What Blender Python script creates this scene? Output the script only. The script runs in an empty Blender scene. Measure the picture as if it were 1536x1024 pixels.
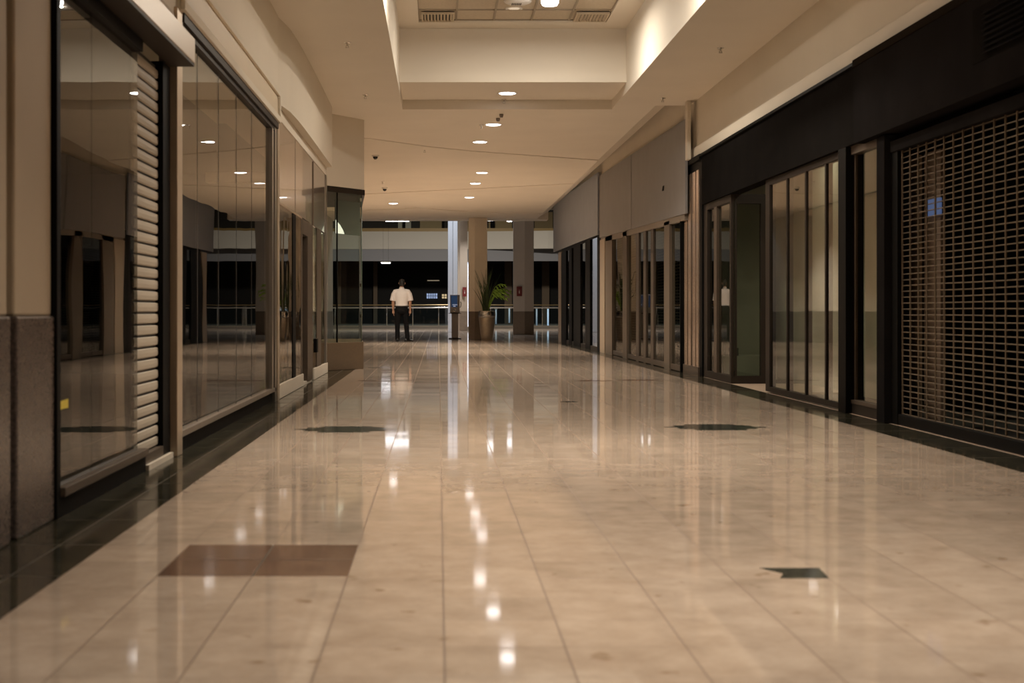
import bpy, bmesh, math, random
from mathutils import Vector, Matrix
random.seed(7)
S = bpy.context.scene
COL = S.collection
F, H, VX, VY = 2133.0, 0.85, 658.0, 466.0      # focal length in px, eye height, principal point

# ---------------------------------------------------------------- coordinates
def P(px, py, Y):                 # point seen at pixel (px,py) at depth Y
    return Vector(((px-VX)/F*Y, Y, H+(VY-py)/F*Y))
def yw(X, px):                    # depth where a wall at X is seen at column px
    return X*F/(px-VX)
def hz(py, Y): return H+(VY-py)/F*Y
XL, XR, XB, XC = -1.54, 3.42, 3.35, 3.34

# ---------------------------------------------------------------- materials
MATS = {}
def mat(name, col, rough=.5, metal=0., noise=0., nscale=6., spec=.5, bump=0., bscale=30., emit=None, estr=0., col2=None, stretch=(1,1,1), coat=0.):
    if name in MATS: return MATS[name]
    m = bpy.data.materials.new(name); m.use_nodes = True
    nt = m.node_tree; b = nt.nodes['Principled BSDF']
    b.inputs['Base Color'].default_value = (*col, 1)
    b.inputs['Roughness'].default_value = rough
    b.inputs['Metallic'].default_value = metal
    b.inputs['Specular IOR Level'].default_value = spec
    b.inputs['Coat Weight'].default_value = coat
    if emit:
        b.inputs['Emission Color'].default_value = (*emit, 1)
        b.inputs['Emission Strength'].default_value = estr
    if noise or bump:
        tc = nt.nodes.new('ShaderNodeTexCoord'); mp = nt.nodes.new('ShaderNodeMapping')
        mp.inputs['Scale'].default_value = stretch
        nt.links.new(tc.outputs['Object'], mp.inputs['Vector'])
    if noise:
        n = nt.nodes.new('ShaderNodeTexNoise'); n.inputs['Scale'].default_value = nscale; n.inputs['Detail'].default_value = 6
        nt.links.new(mp.outputs['Vector'], n.inputs['Vector'])
        r = nt.nodes.new('ShaderNodeValToRGB')
        c2 = col2 or tuple(c*(1-noise) for c in col)
        r.color_ramp.elements[0].position = .3; r.color_ramp.elements[0].color = (*c2, 1)
        r.color_ramp.elements[1].position = .7; r.color_ramp.elements[1].color = (*col, 1)
        nt.links.new(n.outputs['Fac'], r.inputs['Fac']); nt.links.new(r.outputs['Color'], b.inputs['Base Color'])
    if bump:
        n2 = nt.nodes.new('ShaderNodeTexNoise'); n2.inputs['Scale'].default_value = bscale
        nt.links.new(mp.outputs['Vector'], n2.inputs['Vector'])
        bp = nt.nodes.new('ShaderNodeBump'); bp.inputs['Strength'].default_value = bump; bp.inputs['Distance'].default_value = .01
        nt.links.new(n2.outputs['Fac'], bp.inputs['Height']); nt.links.new(bp.outputs['Normal'], b.inputs['Normal'])
    MATS[name] = m
    return m

def glass_mat(name, tint, ior=1.85, refl=1.0, wave=0.0, wscale=1.5):
    m = bpy.data.materials.new(name); m.use_nodes = True; nt = m.node_tree; nt.nodes.clear()
    out = nt.nodes.new('ShaderNodeOutputMaterial'); mx = nt.nodes.new('ShaderNodeMixShader')
    tr = nt.nodes.new('ShaderNodeBsdfTransparent'); tr.inputs['Color'].default_value = (*tint, 1)
    gl = nt.nodes.new('ShaderNodeBsdfGlossy'); gl.inputs['Roughness'].default_value = .012
    gl.inputs['Color'].default_value = (refl, refl*.99, refl*.96, 1)
    fr = nt.nodes.new('ShaderNodeFresnel'); fr.inputs['IOR'].default_value = ior
    ge = nt.nodes.new('ShaderNodeNewGeometry')
    inv = nt.nodes.new('ShaderNodeMath'); inv.operation = 'SUBTRACT'; inv.inputs[0].default_value = 1
    mul = nt.nodes.new('ShaderNodeMath'); mul.operation = 'MULTIPLY'
    nt.links.new(ge.outputs['Backfacing'], inv.inputs[1])
    nt.links.new(fr.outputs['Fac'], mul.inputs[0]); nt.links.new(inv.outputs[0], mul.inputs[1])
    nt.links.new(mul.outputs[0], mx.inputs['Fac'])
    nt.links.new(tr.outputs[0], mx.inputs[1]); nt.links.new(gl.outputs[0], mx.inputs[2])
    nt.links.new(mx.outputs[0], out.inputs['Surface'])
    if wave:
        tc = nt.nodes.new('ShaderNodeTexCoord'); n = nt.nodes.new('ShaderNodeTexNoise'); n.inputs['Scale'].default_value = wscale
        n.inputs['Detail'].default_value = 1
        bp = nt.nodes.new('ShaderNodeBump'); bp.inputs['Strength'].default_value = 1; bp.inputs['Distance'].default_value = wave
        nt.links.new(tc.outputs['Object'], n.inputs['Vector']); nt.links.new(n.outputs['Fac'], bp.inputs['Height'])
        nt.links.new(bp.outputs['Normal'], gl.inputs['Normal'])
    return m

cream   = mat('cream_paint', (.68,.615,.51), .75, noise=.05, nscale=1.2)
ceilm   = mat('ceiling_paint', (.78,.72,.62), .8, noise=.06, nscale=.9)
tanwall = mat('tan_paint', (.44,.355,.25), .65, noise=.06, nscale=2)
fasciam = mat('beige_fascia', (.62,.52,.38), .5, noise=.05, nscale=2)
granite = mat('speckled_granite', (.17,.13,.11), .22, noise=.6, nscale=90, col2=(.045,.035,.03))
granite2= mat('brown_granite', (.105,.070,.042), .3, noise=.45, nscale=110)
stone   = mat('pale_stone', (.60,.52,.42), .4, noise=.12, nscale=20)
steel   = mat('brushed_steel', (.55,.50,.44), .32, 1, noise=.1, nscale=8, stretch=(1,1,.1))
bronze  = mat('bronze_metal', (.095,.070,.050), .42, .25, noise=.15, nscale=10, spec=.3)
tanmetal= mat('champagne_metal', (.55,.44,.32), .4, .7)
dkbronze= mat('dark_bronze', (.028,.021,.016), .5, 0, spec=.12)
black   = mat('black_metal', (.006,.0055,.005), .55, 0, spec=.06)
blackp  = mat('black_panel', (.013,.0115,.0105), .8, noise=.25, nscale=3, spec=.0)
blackbox= mat('charcoal_panel', (.0175,.0155,.015), .8, noise=.3, nscale=2.5, spec=.0)
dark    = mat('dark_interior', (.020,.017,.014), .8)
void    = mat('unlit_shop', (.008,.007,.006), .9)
greyp   = mat('grey_panel', (.225,.215,.21), .6, noise=.08, nscale=3)
bluep   = mat('blue_grey_panel', (.25,.272,.315), .6, noise=.08, nscale=3)
mirrorb = mat('bronze_mirror', (.66,.48,.35), .22, .75)
brownp  = mat('brown_back_painted_glass', (.20,.15,.11), .16, 0, noise=.1, nscale=2, coat=.6)
shutm   = mat('shutter_slat', (.40,.345,.27), .55)
rodm    = mat('grille_rod', (.155,.115,.075), .45, .5)
seamm   = mat('dark_seam', (.05,.045,.04), .6)
white   = mat('white_plastic', (.75,.72,.66), .5)
chrome  = mat('chrome', (.75,.72,.68), .12, 1)
yellow  = mat('yellow_sticker', (.75,.60,.05), .5)
redm    = mat('red_sign', (.17,.018,.016), .45)
paleint = mat('pale_interior_board', (.46,.44,.36), .75, noise=.12, nscale=1.5)
lamp_e  = mat('lamp_lens', (1,1,1), .5, emit=(1,.95,.93), estr=15)
lamp_dim= mat('dim_lamp_lens', (.85,.8,.7), .5, emit=(1,.85,.65), estr=.35)
atr_e   = mat('atrium_lamp_lens', (1,1,1), .5, emit=(.93,.95,1), estr=14)
win_e   = mat('lit_blue_window', (.1,.1,.1), .5, emit=(.45,.6,.95), estr=.55)
win_w   = mat('lit_warm_window', (.1,.1,.1), .5, emit=(1,.75,.4), estr=.55)
G_left  = glass_mat('left_glass', (.74,.74,.70), 2.5, .97, .0012, 1.2)
G_dark  = glass_mat('dark_shop_glass', (.62,.62,.60), 1.72, .92, .0012, 1.2)
G_warp  = glass_mat('warped_glass', (.70,.70,.66), 2.4, .97, .003, 2.0)
G_right = glass_mat('right_glass', (.72,.75,.69), 2.2, .95, .001, 1.5)
G_case  = glass_mat('case_glass', (.87,.91,.87), 1.7, .95)
G_rail  = glass_mat('rail_glass', (.72,.82,.86), 1.5, .9)

# ---------------------------------------------------------------- mesh helpers
def box(bm, x0, x1, y0, y1, z0, z1, mi=0):
    v = [bm.verts.new((x, y, z)) for x in (x0, x1) for y in (y0, y1) for z in (z0, z1)]
    for f in ((0,1,3,2),(4,6,7,5),(0,4,5,1),(2,3,7,6),(0,2,6,4),(1,5,7,3)):
        fc = bm.faces.new([v[i] for i in f]); fc.material_index = mi
def prism(bm, pts, d, mi=0):
    """closed polygon of 3-D points extruded by vector d"""
    d = Vector(d); a = [bm.verts.new(p) for p in pts]; b = [bm.verts.new(Vector(p)+d) for p in pts]
    n = len(pts)
    fs = [bm.faces.new(a), bm.faces.new(b[::-1])]
    for i in range(n): fs.append(bm.faces.new([a[(i+1)%n], a[i], b[i], b[(i+1)%n]]))
    for f in fs: f.material_index = mi
def prism_x(bm, yz, x0, x1, mi=0): prism(bm, [(x0, y, z) for y, z in yz], (x1-x0, 0, 0), mi)
def prism_z(bm, xy, z0, z1, mi=0): prism(bm, [(x, y, z0) for x, y in xy], (0, 0, z1-z0), mi)
def tube(bm, pts, rad, n=8, cap=True, flat=1.0, mi=0):
    pts = [Vector(p) for p in pts]
    if not hasattr(rad, '__len__'): rad = [rad]*len(pts)
    rings = []
    for i, p in enumerate(pts):
        t = (pts[min(i+1, len(pts)-1)]-pts[max(i-1, 0)]).normalized()
        ref = Vector((0, 1, 0)) if abs(t.y) < .9 else Vector((1, 0, 0))
        u = t.cross(ref).normalized(); w = t.cross(u)
        rings.append([bm.verts.new(p+(u*math.cos(a)+w*math.sin(a)*flat)*rad[i]) for a in [2*math.pi*k/n for k in range(n)]])
    for a, b in zip(rings, rings[1:]):
        for k in range(n):
            f = bm.faces.new([a[k], a[(k+1)%n], b[(k+1)%n], b[k]]); f.smooth = n > 6; f.material_index = mi
    if cap: bm.faces.new(rings[0][::-1]); bm.faces.new(rings[-1])
def lathe(bm, prof, c=(0,0,0), n=32, mi=0):
    c = Vector(c); rings = []
    for r, z in prof:
        rings.append([bm.verts.new(c+Vector((max(r,1e-4)*math.cos(a), max(r,1e-4)*math.sin(a), z))) for a in [2*math.pi*k/n for k in range(n)]])
    for a, b in zip(rings, rings[1:]):
        for k in range(n):
            f = bm.faces.new([a[k], a[(k+1)%n], b[(k+1)%n], b[k]]); f.smooth = True; f.material_index = mi
    bm.faces.new(rings[0][::-1]); bm.faces.new(rings[-1])
def loft(bm, secs, n=20):
    """sections (cx,cy,cz,rx,ry)"""
    rings = []
    for cx, cy, cz, rx, ry in secs:
        rings.append([bm.verts.new((cx+rx*math.cos(a), cy+ry*math.sin(a), cz)) for a in [2*math.pi*k/n for k in range(n)]])
    for a, b in zip(rings, rings[1:]):
        for k in range(n):
            f = bm.faces.new([a[k], a[(k+1)%n], b[(k+1)%n], b[k]]); f.smooth = True
    bm.faces.new(rings[0][::-1]); bm.faces.new(rings[-1])
class B:                                  # with-less bmesh holder
    def __new__(cls): return bmesh.new()

def obj(name, bm, m, parent=None, bevel=0, world=True):
    bmesh.ops.recalc_face_normals(bm, faces=bm.faces[:])
    me = bpy.data.meshes.new(name); 
    ms = m if isinstance(m, (list, tuple)) else [m]
    for q in ms: me.materials.append(q)
    off = Vector((0,0,0))
    if parent is None and bm.verts:
        xs = [v.co.x for v in bm.verts]; ys = [v.co.y for v in bm.verts]; zs = [v.co.z for v in bm.verts]
        off = Vector(((min(xs)+max(xs))/2, (min(ys)+max(ys))/2, min(zs)))
        bmesh.ops.translate(bm, verts=bm.verts[:], vec=-off)
    bm.to_mesh(me); bm.free()
    o = bpy.data.objects.new(name, me); COL.objects.link(o); o.location = off
    if parent is not None:
        o.parent = parent
        if world:
            p = parent; t = Vector((0,0,0))
            while p is not None: t += p.location; p = p.parent
            o.location = -t
    if bevel:
        b = o.modifiers.new('edge', 'BEVEL'); b.width = bevel; b.segments = 2; b.limit_method = 'ANGLE'
    return o
def tag(o, label, cat, group=None, kind=None):
    o['label'] = label; o['category'] = cat
    if group: o['group'] = group
    if kind: o['kind'] = kind
    return o
def thing(name, loc, label, cat, group=None, kind=None):
    o = bpy.data.objects.new(name, None); COL.objects.link(o); o.location = loc; o.empty_display_size = .1
    return tag(o, label, cat, group, kind)
def part(name, parent, m, fn, bevel=0):
    bm = bmesh.new(); fn(bm); return obj(name, bm, m, parent, bevel)
def pbox(name, parent, m, *a, bevel=0):
    bm = bmesh.new(); box(bm, *a); return obj(name, bm, m, parent, bevel)
def sbox(name, m, label, cat, *a, bevel=0, kind='structure', group=None):
    bm = bmesh.new(); box(bm, *a); return tag(obj(name, bm, m, None, bevel), label, cat, group, kind)
def copy_tree(o, parent=None):
    c = o.copy(); COL.objects.link(c)
    if parent is not None: c.parent = parent
    for ch in list(o.children): copy_tree(ch, c)
    return c

# ================================================================= FLOOR
T = .306; X0 = -1.21; NC = 14; ZR = 4.555
def floor_material():
    m = bpy.data.materials.new('polished_marble_tile'); m.use_nodes = True; nt = m.node_tree; b = nt.nodes['Principled BSDF']
    N = nt.nodes.new; L = nt.links.new
    tc = N('ShaderNodeTexCoord'); sep = N('ShaderNodeSeparateXYZ'); L(tc.outputs['Object'], sep.inputs[0])
    def math_(op, a, bb=None):
        n = N('ShaderNodeMath'); n.operation = op
        for i, v in enumerate((a, bb)):
            if v is None: continue
            if isinstance(v, (int, float)): n.inputs[i].default_value = v
            else: L(v, n.inputs[i])
        return n.outputs[0]
    def cell(s, off):
        q = math_('DIVIDE', math_('SUBTRACT', s, off), T)
        fr = math_('FRACT', q); fl = math_('FLOOR', q)
        d = math_('MINIMUM', fr, math_('SUBTRACT', 1.0, fr))
        return d, fl
    dx, fx = cell(sep.outputs[0], X0-10*T); dy, fy = cell(sep.outputs[1], ZR-40*T)
    gx = math_('LESS_THAN', dx, .0085); gy = math_('LESS_THAN', dy, .009)
    # tile tone
    cmb = N('ShaderNodeCombineXYZ'); L(fx, cmb.inputs[0]); L(fy, cmb.inputs[1])
    wn = N('ShaderNodeTexWhiteNoise'); wn.noise_dimensions = '2D'; L(cmb.outputs[0], wn.inputs['Vector'])
    mp = N('ShaderNodeMapping'); mp.inputs['Scale'].default_value = (1.0, 1.0, 1); L(tc.outputs['Object'], mp.inputs[0])
    n1 = N('ShaderNodeTexNoise'); n1.inputs['Scale'].default_value = 7; n1.inputs['Detail'].default_value = 8; n1.inputs['Roughness'].default_value = .65; L(mp.outputs[0], n1.inputs[0])
    r1 = N('ShaderNodeValToRGB'); e = r1.color_ramp.elements
    e[0].position = .30; e[0].color = (.39,.295,.22,1); e[1].position = .68; e[1].color = (.54,.43,.335,1); L(n1.outputs['Fac'], r1.inputs[0])
    # sparse darker fossils / stains
    n2 = N('ShaderNodeTexNoise'); n2.inputs['Scale'].default_value = 9; n2.inputs['Detail'].default_value = 2; L(mp.outputs[0], n2.inputs[0])
    r2 = N('ShaderNodeValToRGB'); r2.color_ramp.elements[0].position = .69; r2.color_ramp.elements[0].color = (0,0,0,1); r2.color_ramp.elements[1].position = .76; r2.color_ramp.elements[1].color = (.6,.6,.6,1); L(n2.outputs['Fac'], r2.inputs[0])
    mixs = N('ShaderNodeMixRGB'); mixs.inputs[2].default_value = (.20,.11,.05,1); L(r2.outputs[0], mixs.inputs[0]); L(r1.outputs[0], mixs.inputs[1])
    hv = N('ShaderNodeHueSaturation'); L(mixs.outputs[0], hv.inputs['Color'])
    L(math_('ADD', math_('MULTIPLY', wn.outputs['Value'], .14), .93), hv.inputs['Value'])
    mg = N('ShaderNodeMixRGB'); mg.inputs[2].default_value = (.15,.10,.07,1)
    L(math_('MULTIPLY', math_('MAXIMUM', gx, math_('MULTIPLY', gy, .85)), .8), mg.inputs[0]); L(hv.outputs[0], mg.inputs[1])
    L(mg.outputs[0], b.inputs['Base Color'])
    # polish: nearly mirror, slight per-tile tilt and unevenness
    rr = N('ShaderNodeTexNoise'); rr.inputs['Scale'].default_value = 1.3; L(mp.outputs[0], rr.inputs[0])
    rm = N('ShaderNodeMapRange'); rm.inputs['To Min'].default_value = .03; rm.inputs['To Max'].default_value = .085; L(rr.outputs['Fac'], rm.inputs[0])
    gm = math_('MAXIMUM', gx, gy)
    L(math_('ADD', math_('MULTIPLY', rm.outputs[0], math_('SUBTRACT', 1.0, gm)), math_('MULTIPLY', gm, .55)), b.inputs['Roughness'])
    L(math_('MULTIPLY', math_('SUBTRACT', 1.0, math_('MULTIPLY', gm, .8)), .42), b.inputs['Specular IOR Level'])
    b.inputs['IOR'].default_value = 1.5
    nb = N('ShaderNodeTexNoise'); nb.inputs['Scale'].default_value = 2.2; nb.inputs['Detail'].default_value = 3; L(mp.outputs[0], nb.inputs[0])
    bp = N('ShaderNodeBump'); bp.inputs['Strength'].default_value = 1; bp.inputs['Distance'].default_value = 1.0
    fry = math_('FRACT', math_('DIVIDE', math_('SUBTRACT', sep.outputs[1], ZR-40*T), T))
    tilt = math_('MULTIPLY', math_('MULTIPLY', math_('SUBTRACT', wn.outputs['Value'], .5), .0030*T), fry)
    L(math_('ADD', tilt, math_('MULTIPLY', nb.outputs['Fac'], .00022)), bp.inputs['Height'])
    bp2 = N('ShaderNodeBump'); bp2.invert = True; bp2.inputs['Strength'].default_value = .35; bp2.inputs['Distance'].default_value = .001
    L(math_('MAXIMUM', gx, gy), bp2.inputs['Height']); L(bp.outputs[0], bp2.inputs['Normal'])
    L(bp2.outputs[0], b.inputs['Normal'])
    return m
def inlay_mat(name, c1, c2, scale=14):
    m = mat(name, c1, .12, noise=.5, nscale=scale, col2=c2, spec=.16); return m
marble = floor_material()
greenb = mat('dark_green_marble', (.060,.052,.032), .10, noise=.6, nscale=9, col2=(.007,.008,.007), spec=.28, stretch=(1,2.5,1))
vein   = mat('dark_grout', (.09,.075,.055), .4)
redin  = inlay_mat('brown_marble', (.185,.108,.070), (.115,.064,.044), 9)
greenin= inlay_mat('green_marble_inlay', (.042,.048,.038), (.014,.017,.014))
pinkst = mat('pink_threshold_stone', (.52,.39,.29), .3, noise=.15, nscale=15)

def flat(bm, pts, z=0, mi=0):
    f = bm.faces.new([bm.verts.new((x, y, z)) for x, y in pts]); f.material_index = mi; return f
bm = bmesh.new()
XI = X0+NC*T
ZE = 68.8
Yc = 20.95
# solid slab pieces, top at z=0 (one object)
def slab(x0, x1, y0, y1, mi): box(bm, x0, x1, y0, y1, -.25, 0, mi)
bl, bc, br = ZR+0*T, 0, 0
slab(X0, X0+T, -4, ZE, 0)
slab(X0+T, X0+3*T, -4, ZR, 0); slab(X0+T, X0+3*T, ZR, ZR+2*T, 2); slab(X0+T, X0+3*T, ZR+2*T, ZE, 0)
slab(X0+3*T, XI, -4, ZE, 0)
slab(XL-.42, X0, -4, Yc+.05, 1); slab(-9, X0, Yc+.05, ZE, 0)
slab(XI, XR-.02, -4, 38.9, 1); slab(XR-.02, XR+.10, -4, 38.9, 3)
slab(XI, 9, 38.9, ZE, 0)
floor = tag(obj('floor', bm, [marble, greenb, redin, pinkst]), 'polished beige marble tile floor with dark green borders', 'floor', kind='structure')
# grout lines of the borders + inlays, set flush in the floor
bm = bmesh.new()
for k in range(0, 44):
    y = ZR+(k-14)*2*T
    if y < Yc: box(bm, XL+.02, X0-.003, y-.002, y+.002, -.01, .0006)
for k in range(0, 64):
    y = ZR+(k-14)*2*T
    if y < 38.8: box(bm, XI+.003, XR-.03, y-.002, y+.002, -.01, .0006)
box(bm, (XL+X0)/2-.002, (XL+X0)/2+.002, -3, Yc, -.01, .0006)
box(bm, X0+2*T-.003, X0+2*T+.003, ZR, ZR+2*T, -.01, .0006); box(bm, X0+T, X0+3*T, ZR+T-.003, ZR+T+.003, -.01, .0006)
obj('floor_joint', bm, vein, floor)
def rects(lst, m, name='floor_inlay'):
    bm = bmesh.new()
    for i, (cx, cy, w, d) in enumerate(lst):
        box(bm, cx-w/2, cx+w/2, cy-d/2, cy+d/2, -.01, .0010+.0002*i)
    return obj(name, bm, m, floor)
def stepped(cx, cy):
    rects([(cx, cy, .365, .52), (cx, cy, .57, .28), (cx, cy, .74, .05), (cx+.02, cy+.13, .45, .10), (cx-.02, cy-.12, .46, .08)], greenin)
stepped(-.667, 10.2); stepped(2.02, 10.39)
bm = bmesh.new(); prism_z(bm, [(1.06,4.70),(1.257,4.70),(1.24,4.52),(1.085,4.52),(1.115,4.60)], -.01, .001); obj('floor_inlay', bm, greenin, floor)
for cx, cy, w, d, m in ((-.62,17.3,.72,.28,redin),(1.9,17.3,.43,.26,redin),(2.44,17.45,.5,.25,redin),(-.85,21.3,.42,.3,greenin),(1.22,13.3,.17,.12,greenin)):
    bm = bmesh.new(); n = 20
    prism_z(bm, [(cx+w/2*math.cos(2*math.pi*k/n), cy+d/2*math.sin(2*math.pi*k/n)) for k in range(n)], -.01, .001); obj('floor_inlay', bm, m, floor)
# the unlit shop floors, lower slab of the atrium
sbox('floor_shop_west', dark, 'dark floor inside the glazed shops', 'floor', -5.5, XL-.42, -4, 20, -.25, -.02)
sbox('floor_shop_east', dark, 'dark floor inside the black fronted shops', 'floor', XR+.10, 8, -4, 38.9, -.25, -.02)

# ================================================================= CEILING
CZ = 3.64
bm = bmesh.new()
cxl, cxr, cyf, cyn = -.5, 2.4, 19.7, 1.5
box(bm, -2.2, cxl, -4, 21, CZ, CZ+.12)                       # soffit beside the tray
box(bm, cxr, XR+.12, -4, 19.35, CZ, CZ+.12)
box(bm, cxr, 2.95, 19.35, 21, CZ, CZ+.12)
box(bm, cxl, cxr, -4, cyn, CZ, CZ+.12)
L1 = [(-9,22.6),(-1.1,23.0),(-.2,24.1),(.6,24.8),(1.2,25.2),(2.95,26.3)]
L2 = [(-9,34.6),(-1.8,33.8),(-.3,32.9),(1.0,32.2),(1.8,31.7),(2.95,31.0)]
L3 = [(-9,41.0),(-2,39.0),(-.6,38.2),(.4,39.2),(1.6,40.0),(2.95,40.4)]
E  = [(-9,42.8),(2.95,42.8)]
S0 = [(-9,21),(-2.2,21),(cxl,21),(cxl,cyf),(cxr,cyf),(cxr,21),(2.95,21)]
prism_z(bm, S0+L1[::-1], CZ, CZ+.12)
prism_z(bm, L1+L2[::-1], CZ-.012, CZ+.12)
prism_z(bm, L2+L3[::-1], CZ-.024, CZ+.12)
prism_z(bm, L3+E[::-1], CZ-.036, CZ+.12)
# sloped cove beside the grey fascias
prism(bm, [(2.95,19.42,CZ),(3.265,19.42,CZ+.17),(3.265,19.42,CZ+.31),(2.95,19.42,CZ+.12)], (0,42.8-19.42,0))
ceiling = tag(obj('ceiling', bm, ceilm), 'cream plaster ceiling with shallow curved steps', 'ceiling', kind='structure')
bm = bmesh.new()                                             # raised tray
TZ = 4.46
box(bm, cxl-.12, cxl, cyn-.1, cyf+.12, CZ+.12, TZ+.1); box(bm, cxr, cxr+.12, cyn-.1, cyf+.12, CZ+.12, TZ+.1)
box(bm, cxl, cxr, 18.2, 18.32, 3.77, TZ+.1); box(bm, cxl, cxr, 18.17, 18.2, 3.77, 3.885)
box(bm, cxl, cxr, 18.32, cyf+.12, 3.77, 3.87)                # ledge
box(bm, cxl, cxr, cyf, cyf+.12, CZ+.12, 3.77)
box(bm, cxl, cxr, cyn-.12, cyn, CZ+.12, TZ+.1)
# tray ceiling: border ring around lay-in panels
px0, px1, py0, py1 = -.25, 2.10, 3.0, 17.8
box(bm, cxl, px0, cyn, 18.2, TZ, TZ+.1); box(bm, px1, cxr, cyn, 18.2, TZ, TZ+.1)
box(bm, px0, px1, cyn, py0, TZ, TZ+.1); box(bm, px0, px1, py1, 18.2, TZ, TZ+.1)
obj('ceiling_tray', bm, ceilm, ceiling)
bm = bmesh.new()
nx, w = 5, (px1-px0)/5; d = .6
k = 0; y = py1
while y > py0+.01:
    y2 = max(y-d, py0)
    for i in range(nx):
        box(bm, px0+i*w+.012, px0+(i+1)*w-.012, y2+.012, y-.012, TZ+.035, TZ+.06)
    y = y2
obj('ceiling_panel', bm, mat('lay_in_panel', (.60,.52,.40), .85, noise=.12, nscale=30), ceiling)
bm = bmesh.new()
for i in range(nx+1): box(bm, px0+i*w-.012, px0+i*w+.012, py0, py1, TZ+.02, TZ+.07)
y = py1
while y > py0-.01: box(bm, px0, px1, y-.012, y+.012, TZ+.0215, TZ+.0715); y -= d
obj('ceiling_grid', bm, mat('ceiling_grid_bar', (.36,.30,.22), .7), ceiling)
sbox('trim_1', ceilm, 'cream beam closing the corridor ceiling', 'beam', -9, 3.3, 42.8, 43.5, 3.595, 3.95)

# ================================================================= LEFT WALL
bm = bmesh.new()
box(bm, -2.1, XL+.0, 5.90, 8.40, 2.58, CZ+.1)                          # over the first shop
prism_x(bm, [(8.34,2.622),(13.46,2.622),(13.46,CZ+.1),(8.34,CZ+.1)], -2.1, XL+.02)
box(bm, -2.1, XL, 13.45, 19.5, 2.70, 2.86)                             # flat band above brown panels
bul = [(-1.53,13.46),(-1.50,13.75),(-1.47,14.1),(-1.455,14.7),(-1.45,15.4),(-1.45,17),(-1.455,18.4),(-1.46,19.5)]
prism_z(bm, [(-2.1,13.46)]+bul+[(-2.1,19.5)], 2.82, CZ+.1)              # bulging upper wall
prism_z(bm, [(-2.1,19.5),(-1.6,19.5),(-1.58,20.05),(-1.09,20.80),(-1.36,25.2),(-3.2,25.2),(-3.2,19.5)], 2.62, CZ+.1)   # angled return over the glass case
wl = tag(obj('wall_left', bm, cream), 'cream plaster upper wall above the glazed shops', 'wall', kind='structure')
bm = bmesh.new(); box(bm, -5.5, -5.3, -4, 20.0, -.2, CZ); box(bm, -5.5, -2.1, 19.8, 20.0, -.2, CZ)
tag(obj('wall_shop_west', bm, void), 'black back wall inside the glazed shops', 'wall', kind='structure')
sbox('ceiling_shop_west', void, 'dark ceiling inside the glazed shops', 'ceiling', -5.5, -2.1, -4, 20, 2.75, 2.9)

sbox('wall_left_far', cream, 'cream side wall of the wider hall past the display case', 'wall', -3.6, -3.2, 25.25, 43.0, .83, CZ-.04)
sbox('wainscot', mat('taupe_granite', (.22,.17,.125), .28, noise=.4, nscale=60), 'taupe granite wainscot under the cream hall wall behind display case', 'wainscot', -3.6, -3.185, 25.25, 43.0, 0, .83, kind='structure')
def pilaster(y0, y1, xf, label, name='pilaster'):
    t = thing(name, ((xf-2.1)/2, (y0+y1)/2, 0), label, 'pilaster', kind='thing')
    pbox('shaft', t, tanwall, -2.1, xf, y0, y1, .83, CZ-.005, bevel=.01)
    pbox('granite_base', t, granite, -2.1, xf+.012, y0-.005, y1+.005, .0, .83, bevel=.008)
    return t
pilaster(5.28, 5.78, -1.575, 'tan pilaster with speckled granite base beside black shop frame')
pilaster(3.5, 5.19, -1.575, 'tan corner pilaster with dark granite base at photo edge')

# first shop --------------------------------------------------------------
w1 = thing('window_1', (XL, 6.6, 0), 'black framed dark shop window with yellow sticker', 'window', kind='structure')
def f(bm):
    box(bm, XL-.08, XL-.012, 5.785, 5.838, 0, 2.26)
    box(bm, XL-.06, XL-.002, 5.838, 7.42, 2.20, 2.26)
part('frame', w1, black, f)
pbox('sill', w1, bronze, XL-.07, XL+.008, 5.838, 7.52, .085, .125, bevel=.005)
pbox('base', w1, black, XL-.09, XL-.015, 5.838, 7.55, 0, .085)
for a, b in ((5.84, 6.43), (6.436, 7.41)):
    pbox('pane', w1, G_dark, XL-.04, XL-.03, a, b, .125, 2.20)
bm = bmesh.new(); prism(bm, [(XL-.029, 5.865, .440), (XL-.029, 6.02, .440), (XL-.029, 6.02, .478), (XL-.029, 5.865, .474)], (.001, 0, 0))
tag(obj('sticker', bm, yellow), 'small yellow sticker low on the dark shop glass', 'sticker')
# rolling shutter
def slats(bm, xs, y0, y1, z0, z1, n, depth=.022):
    s = (z1-z0)/n
    for i in range(n):
        a = z0+i*s; prof = [(0, a+.006), (depth*.8, a+.011), (depth, a+s*.5), (depth*.8, a+s-.010), (0, a+s-.006), (-.006, a+s*.5)]
        prism(bm, [(xs+p, y0, z) for p, z in prof], (0, y1-y0, 0))
sh = thing('roller_shutter', (XL, 7.8, 0), 'pale slatted roller shutter beside the dark shop glass', 'shutter')
part('curtain', sh, shutm, lambda bm: slats(bm, XL-.06, 7.43, 8.06, .085, 2.22, 34, .010))
pbox('backing', sh, seamm, XL-.078, XL-.066, 7.42, 8.07, .02, 2.24)
pbox('guide_rail', sh, black, XL-.09, XL-.022, 8.06, 8.27, 0, 2.265)
pbox('bottom_bar', sh, bronze, XL-.085, XL-.02, 7.43, 8.06, .03, .085)
pbox('threshold', sh, stone, XL-.08, XL+.0, 7.56, 8.26, 0, .03)
sbox('shop_post', tanmetal, 'champagne metal post between shutter and glass shopfront', 'post', XL-.09, XL+.02, 8.275, 8.44, 0, 2.62, bevel=.004, kind='thing')
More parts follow.
